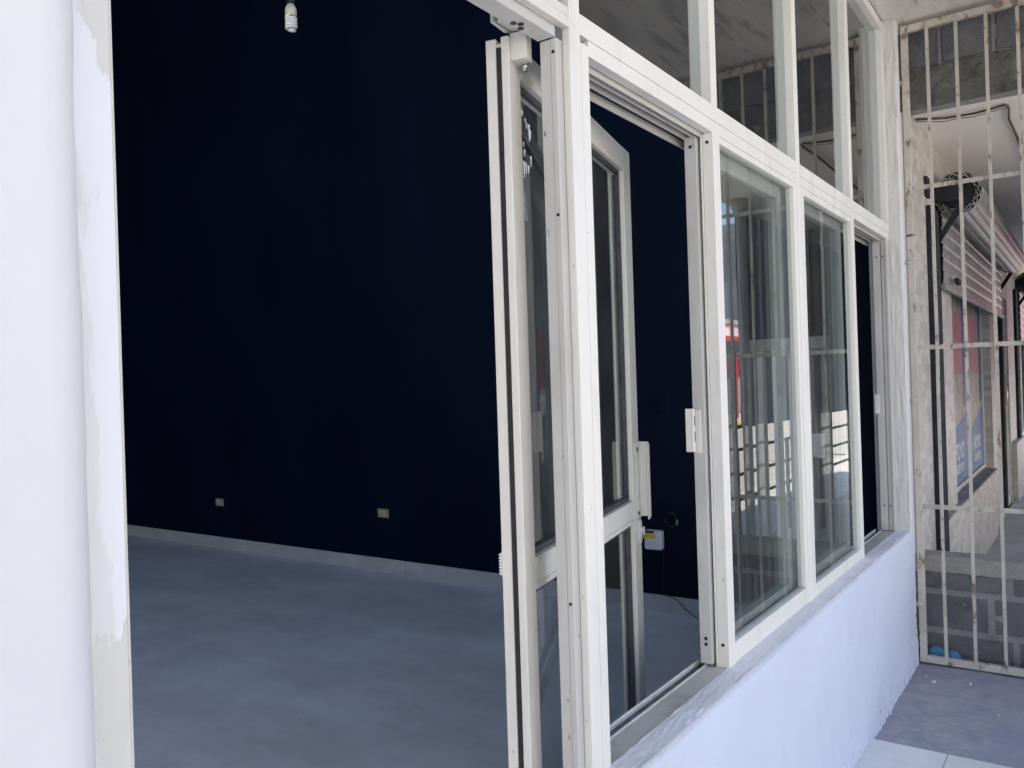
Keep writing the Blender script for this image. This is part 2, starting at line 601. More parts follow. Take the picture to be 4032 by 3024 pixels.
# ------------------------------------------------------------------ walls, ceilings
# left wall: plaster face, rounded edge against the door frame
def leftwall(u, v):
    z = -.02+v*3.14
    e = .0012*fbm(z*1.3, 3, 1, 1.2)+.0014*fbm(z, 5, 2, 7)
    L1, L2, L3 = 3.0, .055, .05
    t = u*1.0
    if t < .45:
        k = t/.45
        x = -.32+k**.45*(.675)
        y = .748
    elif t < .90:
        k = (t-.45)/.45
        a = k*math.pi/2
        x = .355+.048*math.sin(a)
        y = .748+.044*(1-math.cos(a))
    else:
        k = (t-.90)/.10
        x = .403
        y = .792+k*.03
    x += e*(1 if t > .5 else t*2)
    y += .0035*fbm(x, z, 0, 2.2)+.0012*fbm(x, z, 4, 14)
    return (x, y, z)
mb = MB().grid(leftwall, 60, 220)
mb.box(-.32, .33, .81, 1.0, -.02, 3.12, 0)
mb.box(-.325, -.3205, .748, 1.0, -.02, 3.12, 0)  # wall stops here; open bay to its left added to light the shop
tag(mb.build('plaster_wall', M['wall']), 'white plastered wall left of the open doorway', 'wall')

def lowwall(u, v):
    # profile runs from the floor up the face, over the nose and back along the ledge to the frame
    x = 1.402+u*(4.405-1.402)
    wob = .004*fbm(x, 0, 0, 3)
    if v < .72:
        k = v/.72
        z = -.035+k*(.618+.035)
        y = .744
        base = max(0, 1-z/.22)
        y += .003*fbm(x, z, 0, 2.5)+.0012*fbm(x, z, 3, 12)-base*(.003+.008*abs(fbm(x, z, 1, 12)))-base*.007*max(0, fbm(x, z, 2, 34))
    elif v < .84:
        k = (v-.72)/.12
        a = k*math.pi/2
        z = .618+.016*math.sin(a)
        y = .744+.016*(1-math.cos(a))
        nose = .006*fbm(x, 2, 1, 7)+.003*fbm(x, 2, 1, 30)
        z += nose*.6
        y -= nose*.5
    else:
        k = (v-.84)/.16
        z = .634+.008*k+.0016*fbm(x, k, 0, 22)
        y = .760+k*.045
    return (x, y+wob*.5, z)
mb = MB().grid(lowwall, 430, 80)
mb.box(1.402, 4.40, .81, .861, -.03, .615, 0)
lw = mb.build('dwarf_wall', M['lowwall'])
tag(lw, 'low white plastered wall under the sliding windows, flaking at its foot', 'wall')
# grey, scuffed ledge strip along its top: second material on upward faces
lw.data.materials.append(M['ledge'])
for p in lw.data.polygons:
    if p.normal.z > .8:
        p.material_index = 1

# pillar at the end of the window, rough reveal, front strip coloured lighter for the daylight on it
def pillar(u, v):
    z = .62+v*(3.105-.62)
    e = .0035*fbm(z, 0, 3, 3)+.0022*fbm(z, 0, 7, 11)
    t = u
    if t < .4:
        k = t/.4
        x = 4.338+.004*fbm(z, k, 2, 6); y = .812-k*(.812-.752)
    elif t < .55:
        k = (t-.4)/.15; a = k*math.pi/2
        x = 4.338+.008*(1-math.cos(a)); y = .752-.008*math.sin(a)
        x += e*.8; y += e*.4
    elif t < .85:
        k = (t-.55)/.3
        x = 4.346+k*(4.405-4.346); y = .744+.002*fbm(x, z, 0, 8)
    else:
        k = (t-.85)/.15
        x = 4.405+.004*fbm(z, 9, 2, 5); y = .744+k*.08
    if v > .985:
        x += .004*fbm(u*9, 1, 1, 3)
    return (x, y, z)
mb = MB().grid(pillar, 44, 300)
mb.box(4.36, 4.498, .80, .90, -.03, 3.11, 0)
mb.box(4.402, 4.60, .772, .90, -.03, 3.105, 0)
pl = mb.build('plaster_pillar', M['pillar'])
pl.data.materials.append(M['wall'])
for p in pl.data.polygons:
    if p.normal.y < -.8:
        p.material_index = 1
tag(pl, 'narrow white plaster pillar between the last window and the barred gate', 'pillar')

# shop room, painted navy
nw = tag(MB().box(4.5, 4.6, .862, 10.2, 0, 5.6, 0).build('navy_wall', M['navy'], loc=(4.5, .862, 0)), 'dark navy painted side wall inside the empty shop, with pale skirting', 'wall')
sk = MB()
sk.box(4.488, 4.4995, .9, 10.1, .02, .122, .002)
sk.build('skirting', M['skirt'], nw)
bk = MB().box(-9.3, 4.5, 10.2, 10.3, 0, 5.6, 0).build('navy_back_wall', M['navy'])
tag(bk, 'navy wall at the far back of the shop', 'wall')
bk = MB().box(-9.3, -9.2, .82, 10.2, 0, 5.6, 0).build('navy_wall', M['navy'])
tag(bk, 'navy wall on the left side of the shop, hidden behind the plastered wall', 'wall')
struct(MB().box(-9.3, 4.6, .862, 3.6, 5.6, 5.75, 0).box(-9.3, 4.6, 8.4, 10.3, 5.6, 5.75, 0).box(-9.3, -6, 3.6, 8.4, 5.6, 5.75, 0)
       .box(-1.2, 4.6, 3.6, 8.4, 5.6, 5.75, 0).box(-3.1, -2.9, 3.6, 8.4, 5.6, 5.75, 0).build('shop_ceiling', M['navy']))  # gaps between the slabs are added roof openings that daylight the floor
fw = MB().box(-9.3, 4.6, .802, .861, 3.114, 3.42, 0).box(-9.3, 4.6, .802, .861, 5.3, 5.75, 0)  # unseen upper wall, its high openings added to bring daylight onto the shop floor
for k in range(9):
    fw.box(-9.3+k*1.7125, -9.1+k*1.7125, .802, .861, 3.42, 5.3, 0)
tag(fw.build('added_clerestory_wall', M['wall']), 'unseen white shop front wall with high openings added above the walkway roof to light the shop', 'wall')

def soffit(u, v):
    x = -10+u*14.69
    y = -.9+v*1.701
    z = 3.108+.006*fbm(x, y, 0, 1.6)
    return (x, y, z)
mb = MB().grid(soffit, 160, 40)
mb.box(-10, 4.69, -.9, .801, 3.118, 3.34, 0)
struct(mb.build('walkway_ceiling', M['ceiling']))
struct(MB().box(4.69, 16, -.63, .96, 2.72, 2.95, .006).build('neighbour_ceiling', M['ceiling2']))

# ------------------------------------------------------------------ storefront (frame, panes, sashes, door)
sf = thing('storefront', 'white aluminium shop front with open door, transom panes and sliding windows', 'shop front', (2.4, .80, 0))
FRM, FR2 = M['frame'], M['frame2']
# door jamb by the plaster wall
mb = MB().box(.372, .4495, .800, .8175, .0, 3.10)
mb.build('door_jamb', M['jamb'], sf)
mb = MB().box(.372, .4622, .8180, .862, .0, 3.10)
mb.build('door_stop', M['door'], sf)
# post between door and window
MB().box(1.356, 1.396, .800, .8175, 0, 3.10).build('post', FRM, sf)
mb = MB().box(1.334, 1.396, .8180, .8306, 0, 2.0565)
mb.box(1.3352, 1.396, .8311, .855, 0, 2.0565)
mb.box(1.358, 1.396, .8180, .862, 2.1155, 3.10)
st = mb.build('door_stop', FR2, sf)
mb = MB()
for z in (.98, 2.03, 1.72, .45):
    mb.tube([(1.334, .8245, z), (1.3332, .8245, z)], .0035, 10)
build_each(mb, 'screw', M['screw'], st)
# door head
MB().box(.4498, 1.3555, .800, .8175, 2.077, 2.0965).box(.4498, 1.3555, .8006, .8175, 2.0972, 2.115).build('door_head', M['door'], sf)
dh = MB().box(.464, 1.3335, .8180, .858, 2.057, 2.115).build('door_stop', FR2, sf)
mb = MB()
for dx, dy in ((1.235, .846), (1.247, .838), (1.262, .848)):
    mb.tube([(dx, dy, 2.057), (dx, dy, 2.0555)], .006, 12)
build_each(mb, 'screw_hole', M['screw'], dh)
# mullions
for x0, x1 in ((2.072, 2.112), (3.564, 3.614)):
    MB().box(x0, x1, .800, .858, 2.1185, 3.058).build('transom_mullion', FRM, sf)
MB().box(2.815, 2.834, .800, .862, .64, 3.10).box(2.8346, 2.857, .7994, .862, .64, 3.10).build('mullion', FRM, sf)
MB().box(4.298, 4.342, .800, .858, 2.1185, 3.058).build('transom_mullion', FRM, sf)
# rails
MB().box(1.3965, 2.8145, .800, .862, 2.077, 2.118).build('transom_rail', FRM, sf)
MB().box(2.8575, 4.342, .800, .862, 2.077, 2.118).build('transom_rail', FRM, sf)
mb = MB()
for x0, x1 in ((.4498, 1.3555), (1.3965, 2.8145), (2.8575, 4.342)):
    mb.box(x0, x1, .800, .860, 3.0585, 3.100)
mb.build('top_rail', FRM, sf)
# window head with its running tracks
for x0, x1 in ((1.4305, 2.8145), (2.8575, 4.335)):
    h = MB().box(x0, x1, .8015, .826, 2.045, 2.0765).build('window_head', FRM, sf)
    mb = MB().box(x0, x1, .8265, .902, 2.063, 2.0768)
    for y in (.8295, .8455, .870, .8975):
        mb.box(x0, x1, y, y+.004, 2.034 if y < .88 else 2.026, 2.0625, .0004)
    mb.build('track', FR2, h)
    mb = MB().box(x0, x1, .8755, .8965, 2.045, 2.0625, 0)
    mb.build('brush', M['rubber'], h)
# window jamb strips
MB().box(1.400, 1.430, .8015, .892, .64, 2.064).build('window_jamb', FRM, sf)
MB().box(2.8575, 2.900, .8015, .838, .64, 2.0445).build('window_jamb', FRM, sf)
mb = MB().box(4.272, 4.336, .8015, .812, .64, 2.0445)
mb.box(4.277, 4.336, .8125, .829, .64, 2.0445)
mb.box(4.277, 4.336, .833, .867, .64, 2.0445)
mb.box(4.288, 4.336, .8295, .8665, .641, 2.044, 0)
ej = mb.build('window_jamb', FR2, sf)
mb = MB()
for z in (1.96, .76):
    for y in (.8215, .850):
        mb.tube([(4.277, y, z), (4.2762, y, z)], .004, 10)
build_each(mb, 'screw', M['screw'], ej)
mb = MB().box(4.258, 4.2765, .856, .861, 1.205, 1.298).box(4.258, 4.2615, .8615, .874, 1.205, 1.298)
mb.build('strike_plate', FRM, ej)
# sill and bottom tracks
sl = MB().box(1.4305, 4.268, .803, .8615, .605, .640, .002).build('sill', M['sill'], sf)
mb = MB().box(1.4305, 4.268, .866, .902, .600, .632, 0)
mb.build('track_bed', M['track'], sl)
mb = MB()
for y, zt in ((.862, .6435), (.8895, .646)):
    mb.box(1.4305, 4.268, y, y+.0036, .6325 if y > .87 else .60, zt, .0004)
mb.build('track', FRM, sl)

def pane(x0, x1, y, z0, z1, parent, name='pane', mat=None):
    return MB().box(x0, x1, y-.002, y+.002, z0, z1, 0).build(name, mat or M['glass'], parent)

# fixed panes
fa = MB().box(2.072, 2.118, .7995, .8295, .64, 2.0445)
fa.box(2.118, 2.8145, .803, .8295, .640, .695)
fa.box(2.118, 2.8145, .803, .8295, 2.026, 2.0445)
fa.box(2.787, 2.8145, .803, .8295, .695, 2.026)
fa.box(2.069, 2.118, .8300, .8345, .64, 2.0445, .0004)
fa = fa.build('fixed_light', FRM, sf)
pane(2.119, 2.7865, .8185, .696, 2.0255, fa)
mb = MB()
mb.tube([(2.072, .816, 2.02), (2.0708, .816, 2.02)], .0045, 10)
mb.tube([(2.072, .816, .70), (2.0708, .816, .70)], .0045, 10)
build_each(mb, 'screw', M['screw'], fa)
fb = MB().box(2.9005, 3.569, .803, .8295, .640, .683)
fb.box(2.9005, 3.569, .803, .8295, 2.020, 2.0445)
fb.box(3.570, 3.618, .8005, .8335, .64, 2.0445)
fb = fb.build('fixed_light', FRM, sf)
pane(2.901, 3.5695, .8185, .6835, 2.0195, fb)
# sliding sashes parked behind the fixed lights
def sash(x0, x1, handle):
    s = MB().box(x0, x0+.042, .841, .874, .648, 2.040)
    s.box(x1-.042, x1, .841, .874, .648, 2.040)
    s.box(x0+.0425, x1-.0425, .842, .873, .648, .715)
    s.box(x0+.0425, x1-.0425, .842, .873, 1.985, 2.040)
    s = s.build('sliding_sash', FR2, sf)
    pane(x0+.043, x1-.043, .857, .7225, 1.9845, s)
    if handle:
        h = MB().box(x0-.017, x0-.0005, .866, .872, 1.208, 1.322)
        h.box(x0-.017, x0-.0135, .8725, .888, 1.208, 1.322)
        h.box(x0-.0035, x0-.0003, .850, .8655, 1.204, 1.318)
        h = h.build('sash_pull', FRM, s)
        q = MB()
        for z in (1.235, 1.277):
            q.box(x0-.0105, x0-.0065, .8655, .8662, z, z+.026, 0)
        build_each(q, 'slot', M['screw'], s)
        q = MB()
        for z in (.70, .685+.03, 2.012):
            q.tube([(x0, .857, z), (x0-.0012, .857, z)], .0048, 10)
        build_each(q, 'screw', M['screw'], s)
    return s
sash(2.058, 2.770, True)
sash(2.930, 3.560, False)
# transom panes
for x0, x1 in ((.4505, 1.355), (1.397, 2.071), (2.113, 2.8145), (2.858, 3.563), (3.615, 4.2975)):
    pane(x0, x1, .829, 2.1188, 3.058, sf, 'transom_pane')

# ---- door leaf, swung inward behind the window (about 167 degrees open)
A = R(12.8)
D0 = Vector((1.300, .904, 0))
DM = Matrix.Translation(D0) @ Matrix.Rotation(A, 4, 'Z')      # local: x along the leaf, y into the room, z up
DF = M['door']
TH = .048
d = MB()
d.box(0, .058, 0, .016, .03, 2.072, .0015, DM)                 # hinge stile, in two skins either side of the rubber strip
d.box(0, .058, .0262, TH, .03, 2.070, .0015, DM)
d.box(.004, .058, .016, .0262, .032, 2.06, 0, DM)
d.box(.850, .928, 0, TH, .03, 2.075, .0015, DM)
d.box(.0583, .8497, .001, TH-.001, 2.006, 2.075, .0015, DM)
d.box(.0583, .8497, .001, TH-.001, .992, 1.056, .0015, DM)
d.box(.0583, .8497, .001, TH-.001, .03, .13, .0015, DM)
for z0, z1 in ((.992, 1.004), (1.044, 1.056), (2.006, 2.018)):
    d.box(.060, .848, -.0015, .0005, z0, z1, .0006, DM)
d.box(.846, .8499, .004, .014, 1.057, 2.005, .0006, DM)
d.box(.846, .8499, .032, .042, 1.057, 2.005, .0006, DM)
door = d.build('door', DF, sf)
MB().box(-.0008, .0035, .0165, .0257, .035, 2.052, .001, DM).build('weather_strip', M['rubber'], door)
for z0, z1 in ((1.057, 2.005), (.131, .991)):
    MB().box(.0585, .8495, .022, .026, z0, z1, 0, DM).build('pane', M['doorglass'], door)
g = MB()
for z0, z1 in ((1.057, 2.005), (.131, .991)):
    g.box(.0585, .8495, .012, .0215, z0, z0+.012, 0, DM)
    g.box(.0585, .8495, .012, .0215, z1-.012, z1, 0, DM)
    g.box(.838, .8495, .012, .0215, z0+.0125, z1-.0125, 0, DM)
    g.box(.838, .8495, .0265, .036, z0+.0125, z1-.0125, 0, DM)
g.build('glazing_gasket', M['gasket'], door)
# pull handle: plate, web and ribbed lip
h = MB().box(.872, .926, -.004, -.0003, .998, 1.222, .001, DM)
h.box(.905, .910, -.026, -.0045, 1.004, 1.222, .001, DM)
h.prism([(.9105, .994), (.9105, 1.222), (.928, 1.216), (.928, 1.000)], 'y', -.031, -.026, DM)
for k in range(4):
    h.box(.9115+k*.0042, .914+k*.0042, -.0325, -.0311, 1.000, 1.212, .0005, DM)
h = h.build('pull_handle', M['door'], door)
q = MB()
for z in (1.015, 1.200):
    q.tube([DM @ Vector((.889, -.0042, z)), DM @ Vector((.889, -.006, z))], .006, 12)
build_each(q, 'screw', M['screw'], door)
# lock escutcheon
pts = []
for k in range(24):
    a = 2*math.pi*k/24
    pts.append((.900+.012*math.cos(a), .960+.018*math.sin(a)+(.016 if math.sin(a) > 0 else -.016)))
q = MB().prism(pts, 'y', -.007, -.0005, DM)
q.tube([DM @ Vector((.902, -.007, .962)), DM @ Vector((.902, -.012, .962))], [.011, .0095], 16)
q.build('lock', M['plastic'], door)
MB().box(.8995, .9045, -.017, -.0123, .950, .974, .001, DM).build('thumb_turn', M['steel'], door)
# pivot block and pin at the top corner of the leaf
q = MB().prism([(.008, -.034), (.036, -.034), (.046, -.026), (.046, -.0005), (.008, -.0005)], 'z', 2.026, 2.078, DM)
pv = q.build('pivot_block', M['door'], door)
q = MB().tube([DM @ Vector((.033, -.021, 2.026)), DM @ Vector((.033, -.021, 2.0225))], .008, 14)
q.tube([DM @ Vector((.033, -.021, 2.0225)), DM @ Vector((.033, -.021, 2.016)), DM @ Vector((.033, -.021, 2.0155)), DM @ Vector((.033, -.021, 2.009))],
       [.0062, .0062, .0052, .0048], 14)
q.build('pivot_pin', M['steel'], door)
q = MB().box(1.262, 1.348, .8645, .905, 2.082, 2.112, .004)
q.prism([(1.262, 2.112), (1.255, 2.10), (1.255, 2.083), (1.30, 2.078), (1.345, 2.092), (1.345, 2.112)], 'y', .905, .912)
q.build('pivot_bracket', FR2, sf)
# knuckled hinge leaf behind the stile
q = MB()
for k in range(7):
    q.box(-.001, .008, TH+.0003, TH+.006, 1.032+k*.006, 1.0365+k*.006, .001, DM)
q.box(0, .010, TH+.0002, TH+.002, 1.030, 1.075, .0005, DM)
q.build('hinge', M['plastic'], door)
# dried drips and torn remnants stuck to the top of the glass
fl = MB()
fr = random.Random(5)
def shard(s0, z0, w, h):
    n = 5
    L = [(s0-w*(1-k/n)**1.2*fr.uniform(.3, .7), z0-h*k/n) for k in range(n+1)]
    Rr = [(s0+w*(1-k/n)**1.2*fr.uniform(.3, .7), z0-h*k/n) for k in range(n)]
    fl.prism(L+Rr[::-1], 'y', .0195, .0212, DM)
for s0, z0, w, h in ((.105, 1.968, .011, .020), (.114, 1.964, .007, .012), (.094, 1.960, .003, .010), (.132, 1.952, .004, .008), (.139, 1.945, .003, .012),
                     (.152, 1.945, .006, .036), (.158, 1.935, .005, .02), (.086, 1.905, .003, .010), (.092, 1.895, .003, .007),
                     (.122, 1.885, .005, .014), (.085, 1.866, .006, .026), (.117, 1.860, .007, .034), (.128, 1.858, .005, .022),
                     (.142, 1.856, .007, .016), (.158, 1.88, .006, .022), (.101, 1.958, .002, .006), (.118, 1.90, .003, .01)):
    shard(s0, z0, w, h)
build_each(fl, 'torn_remnant', M['flake'], door)
q = MB().prism([(.060, 1.745), (.060, 1.802), (.118, 1.805), (.136, 1.797), (.142, 1.742), (.10, 1.738)], 'y', .0266, .0276, DM)
stk = q.build('window_sticker', M['sticker'], door)
tm = text_mesh('CENSA', .017, .0004)
tm.transform(Matrix.Translation((.100, .0262, 1.776)) @ Matrix.Rotation(R(90), 4, 'X') @ Matrix.Scale(-1, 4, (1, 0, 0)))
tm.transform(DM)
MB().mesh(tm).build('sticker_letters', M['letter'], stk)
bpy.data.meshes.remove(tm)

# ------------------------------------------------------------------ things inside the shop
bx, by, bz = 2.275, 2.668, 2.885
bl = thing('light_bulb', 'white spiral energy-saving bulb hanging in the dark shop', 'light bulb', (bx, by, bz))
q = MB()
pts = []
for k in range(0, 150):
    t = k/149
    a = t*2*math.pi*4.6
    pts.append((bx+.0195*math.cos(a), by+.0195*math.sin(a), bz+.010+t*.052))
q.tube(pts, .0056, 8)
q.tube([(bx-.012, by, bz+.006), (bx, by-.008, bz+.002), (bx+.013, by, bz+.007)], .006, 8)
q.build('spiral_tube', M['tube'], bl)
q = MB().tube([(bx, by, bz+.062), (bx, by, bz+.070), (bx, by, bz+.090), (bx, by, bz+.106), (bx, by, bz+.113)], [.019, .0235, .0235, .017, .012], 20)
q.build('ballast', M['ivory'], bl)
q = MB().tube([(bx, by, bz+.113), (bx, by, bz+.135), (bx, by, bz+.170), (bx, by, bz+.18)], [.014, .019, .019, .006], 16)
q.build('lamp_holder', M['black'], bl)
MB().tube([(bx, by, bz+.18), (bx+.004, by, bz+.6), (bx, by, 5.60)], .003, 6).build('cord', M['cable'], bl)

def outlet(y, z, label, grp):
    o = thing('power_outlet', label, 'outlet', (4.4995, y, z-.031), grp)
    MB().box(4.490, 4.4993, y-.055, y+.055, z-.033, z+.033, .004).build('cover_plate', M['dimivory'], o)
    q = MB()
    for s in (-.014, .014):
        q.box(4.4885, 4.4903, y+s-.010, y+s+.010, z-.017, z+.017, .003)
    build_each(q, 'socket', M['ivory'], o)
    w = MB()
    for s in (-.014, .014):
        for t in (-.004, .004):
            w.box(4.4880, 4.4886, y+s+t-.0012, y+s+t+.0012, z-.008, z+.006, 0)
    build_each(w, 'slot', M['screw'], o)
outlet(4.41, .463, 'ivory power outlet on the navy wall nearest the open door leaf', 'power outlets on the navy wall')
outlet(6.43, .432, 'dim power outlet deep in the shop near the left door frame', 'power outlets on the navy wall')
o = thing('switch_plate', 'switch plate painted over in navy on the wall seen through the open window', 'switch', (4.4995, 2.12, 1.2))
MB().box(4.490, 4.4993, 2.085, 2.155, 1.205, 1.315, .004).build('cover_plate', M['navy'], o)
MB().box(4.484, 4.4898, 2.108, 2.132, 1.235, 1.285, .003).build('rocker', M['navy'], o)
o = thing('junction_box', 'white plastic electrical box with a yellow label on the navy wall', 'electrical box', (4.4995, 2.17, .392))
q = MB().box(4.452, 4.4993, 2.112, 2.226, .394, .510, .010)
q.build('case', M['plastic'], o)
q = MB().box(4.448, 4.4517, 2.122, 2.160, .400, .424, .002).box(4.448, 4.4517, 2.178, 2.214, .400, .424, .002).box(4.448, 4.4517, 2.150, 2.19, .426, .446, .002)
build_each(q, 'screw_boss', M['plastic'], o)
MB().box(4.446, 4.4515, 2.150, 2.243, .463, .492, .0008).build('warning_label', M['yellow'], o)
MB().box(4.446, 4.4515, 2.156, 2.238, .495, .508, .0008).build('terminal_strip', M['gasket'], o)
w = thing('coiled_wire', 'thin dark wire coiled on the navy wall above the electrical box', 'wire', (4.49, 2.05, .5))
pts = [(4.49+.004*math.sin(k*.7), 2.063+(.036+.004*math.sin(k*.37))*math.cos(k*.33), .575+(.040+.003*math.cos(k*.5))*math.sin(k*.33)) for k in range(58)]
MB().tube(pts, .0016, 5).build('coil', M['gasket'], w)
MB().tube([(4.488, 2.105, .58), (4.492, 2.115, .52), (4.495, 2.118, .40), (4.495, 2.13, .25), (4.49, 2.135, .125)], .0013, 5).build('tail', M['gasket'], w)
MB().box(4.480, 4.491, 2.018, 2.030, .548, .580, .003).build('green_connector', M['green'], w)
q = MB()
cp = [Vector(p) for p in ((4.495, 2.16, .128), (4.482, 2.10, .128), (4.47, 2.04, .115), (4.45, 1.98, .075), (4.42, 1.90, .040), (4.36, 1.80, .026), (4.22, 1.65, .024))]
q.tube(cp, .0028, 6)
tag(q.build('loose_cable', M['cable']), 'thin black cable trailing down over the skirting to the shop floor', 'cable')

# ------------------------------------------------------------------ barred gate
gt = thing('barred_gate', 'tall rusty cream steel gate of square bars closing the walkway', 'gate', (4.42, 0, -.015))
GX = 4.42
GM = M['gate']
q = MB().box(GX-.014, GX+.014, .704, .735, -.012, 3.085, .002)
q.build('hanging_stile', GM, gt)
MB().box(GX-.014, GX+.014, -.80, .7035, 3.052, 3.085, .002).build('top_rail', GM, gt)
MB().box(GX-.014, GX+.014, -.80, .7035, -.012, .022, .002).build('bottom_rail', GM, gt)
MB().box(GX-.014, GX+.014, -.832, -.8005, -.012, 3.085, .002).build('closing_stile', GM, gt)
ys = [.621-.124*k for k in range(12)]
for y in ys:
    b = MB()
    n = 26
    w = .0070
    jit = random.uniform(-.0025, .0025)
    prof = [(y-w, GX-w), (y+w, GX-w), (y+w, GX+w), (y-w, GX+w)]
    bm = b.bm
    rings = []
    for k in range(n+1):
        z = .0225+k/n*(3.0515-.0225)
        off = .0022*math.sin(k/n*math.pi)*fbm(y*9, k*.12, 0, 1)*1.6+jit*math.sin(k/n*math.pi)
        rings.append([bm.verts.new((px, py+off, z)) for py, px in prof])
    for A_, B_ in zip(rings, rings[1:]):
        for k in range(4):
            bm.faces.new((A_[k], A_[(k+1) % 4], B_[(k+1) % 4], B_[k]))
    bmesh.ops.recalc_face_normals(bm, faces=bm.faces[:])
    b.build('bar', GM, gt)
for z in (2.295, 1.518, .744):
    MB().box(GX+.0085, GX+.0135, -.80, .7035, z-.011, z+.011, .001).build('crossbar', GM, gt)
for z in (2.812, 1.935, 1.263, .268):
    q = MB().box(GX-.016, GX+.010, .7355, .752, z-.007, z+.007, .002)
    q.tube([(GX-.004, .7275, z-.012), (GX-.004, .7275, z+.012)], .017, 10)
    q.build('hinge_lug', GM, gt)
q = MB()
for k in range(3):
    q.tube([(GX+.0185*math.cos(a*.5236), .7195+.019*math.sin(a*.5236), 2.056+.004*k+.0008*a) for a in range(13)], .0014, 5)
tag(q.build('wire_tie', M['cable']), 'dark wire wrapped round the upper gate stile', 'wire')
q = MB().tube([(4.395, .745, .225), (4.385, .738, .20), (4.38, .735, .165), (4.378, .728, .135), (4.385, .735, .118), (4.38, .742, .125)], .0022, 6)
tag(q.build('bent_wire', M['brown']), 'bent rusty wire hooked between the low wall and the gate foot', 'wire')

# ------------------------------------------------------------------ block step wall and block lintel behind the gate
def block_course(mb_, x0, z0, z1, y_edges, seed):
    rr = random.Random(seed)
    for a, b in zip(y_edges, y_edges[1:]):
        lo, hi = min(a, b)+.007, max(a, b)-.007
        dx = rr.uniform(-.003, .003)
        bb = bmesh.new()
        bmesh.ops.create_cube(bb, size=1)
        for v in bb.verts:
            v.co = Vector((x0+.07+dx+v.co.x*.14, (lo+hi)/2+v.co.y*(hi-lo), (z0+z1)/2+v.co.z*(z1-z0-.014)))
        bmesh.ops.bevel(bb, geom=bb.edges[:], offset=.008, segments=2, affect='EDGES')
        bmesh.ops.subdivide_edges(bb, edges=bb.edges[:], cuts=3, use_grid_fill=True)
        for v in bb.verts:
            k = fbm(v.co.y, v.co.z, v.co.x, 18)
            v.co.x += .003*k
            v.co.z += .002*k
        mb_._add(bb)
sw = thing('block_wall', 'low dark grey concrete block wall with cement cap behind the gate', 'block wall', (4.62, 0, -.02))
q = MB()
block_course(q, 4.55, .306, .415, [.80, .36, -.04, -.44, -.84], 1)
block_course(q, 4.55, .112, .306, [.80, .44, .04, -.36, -.76], 2)
block_course(q, 4.55, -.09, .112, [.80, .34, -.06, -.46, -.86], 3)
q.build('block', M['block'], sw)
def mort(u, v):
    y = -.80+u*1.57
    z = -.08+v*.50
    return (4.5545+.0012*fbm(y, z, 0, 14), y, z)
q = MB().grid(mort, 90, 40)
q.box(4.558, 4.685, -.80, .77, -.08, .417, 0)
q.build('mortar', M['mortar'], sw)
def capf(u, v):
    y = -.80+u*1.57
    sag = .010*fbm(y, 0, 0, 6)+.006*fbm(y, 2, 0, 20)
    if v < .5:
        k = v/.5
        z = .405+sag+k*(.478-.405-sag)
        x = 4.541+.004*fbm(y, z, 2, 12)
    else:
        k = (v-.5)/.5
        x = 4.541+k*.16
        z = .482+.003*fbm(y, x, 0, 9)
    return (x, y, z)
q = MB().grid(capf, 140, 16)
q.box(4.556, 4.695, -.80, .77, .418, .472, 0)
q.build('cement_cap', M['cap'], sw)
lt = thing('block_lintel', 'dark concrete block infill with a rough mortar band above the gate', 'block wall', (4.62, 0, 2.70))
q = MB()
block_course(q, 4.55, 2.905, 3.108, [.80, .585, .355, -.045, -.445, -.85], 4)
q.build('block', M['block'], lt)
def rough(u, v):
    y = -.80+u*1.57
    z = 2.715+v*.20
    x = 4.545+.014*fbm(y, z, 0, 12)+.007*fbm(y, z, 5, 40)
    if v < .02: x = 4.575
    if v > .97: x += .012
    return (x, y, z+.008*fbm(y, 4, 0, 10)*(1 if v > .5 else .4))
q = MB().grid(rough, 170, 44)
q.build('mortar_band', mat_block('rough_mortar', (.085, .083, .082, 1), (.19, .185, .175, 1)), lt)
q = MB().box(4.557, 4.688, -.80, .77, 2.722, 3.11, 0)
q.build('mortar', M['mortar'], lt)

# crumpled cloth, paint chips
def cloth(cx, cy, cz, rx, ry, rz, seed):
    bb = bmesh.new()
    bmesh.ops.create_icosphere(bb, subdivisions=5, radius=1)
    for v in bb.verts:
        n = v.co.copy()
        k = 1+.32*noise.turbulence(n*2.3+Vector((seed, 0, 0)), 4, True)-.30
        k += .10*fbm(n.x, n.y, n.z+seed, 7)
        v.co = Vector((cx+n.x*rx*k, cy+n.y*ry*k, max(-.018, cz+n.z*rz*k)))
    for f in bb.faces: f.smooth = True
    return bb
q = MB()
q._add(cloth(4.492, .672, .012, .036, .050, .042, 3.1))
q._add(cloth(4.492, .602, .006, .032, .042, .034, 8.4))
tag(q.build('blue_rag', M['rag']), 'crumpled blue rag on the concrete at the foot of the gate', 'rag')
chips = [(4.168, .643, .010, .0065, 'largest cream paint chip on the lavender concrete before the gate'),
         (4.215, .680, .006, .004, 'small cream paint chip nearest the corner of low wall and gate'),
         (3.882, .363, .005, .004, 'tiny cream paint chip out on the lavender concrete by the right picture edge'),
         (4.215, .500, .005, .0035, 'tiny cream paint chip near the gate bottom rail, right of the largest chip')]
for x, y, a, b, lab in chips:
    rr = random.Random(int(x*1000))
    pts = [(x+b*rr.uniform(.8, 1.2)*math.cos(t*math.pi/4), y+a*rr.uniform(.8, 1.2)*math.sin(t*math.pi/4)) for t in range(8)]
    tag(MB().prism(pts, 'z', -.021, -.013).build('paint_chip', M['chip']), lab, 'paint chip', 'paint chips on the concrete')

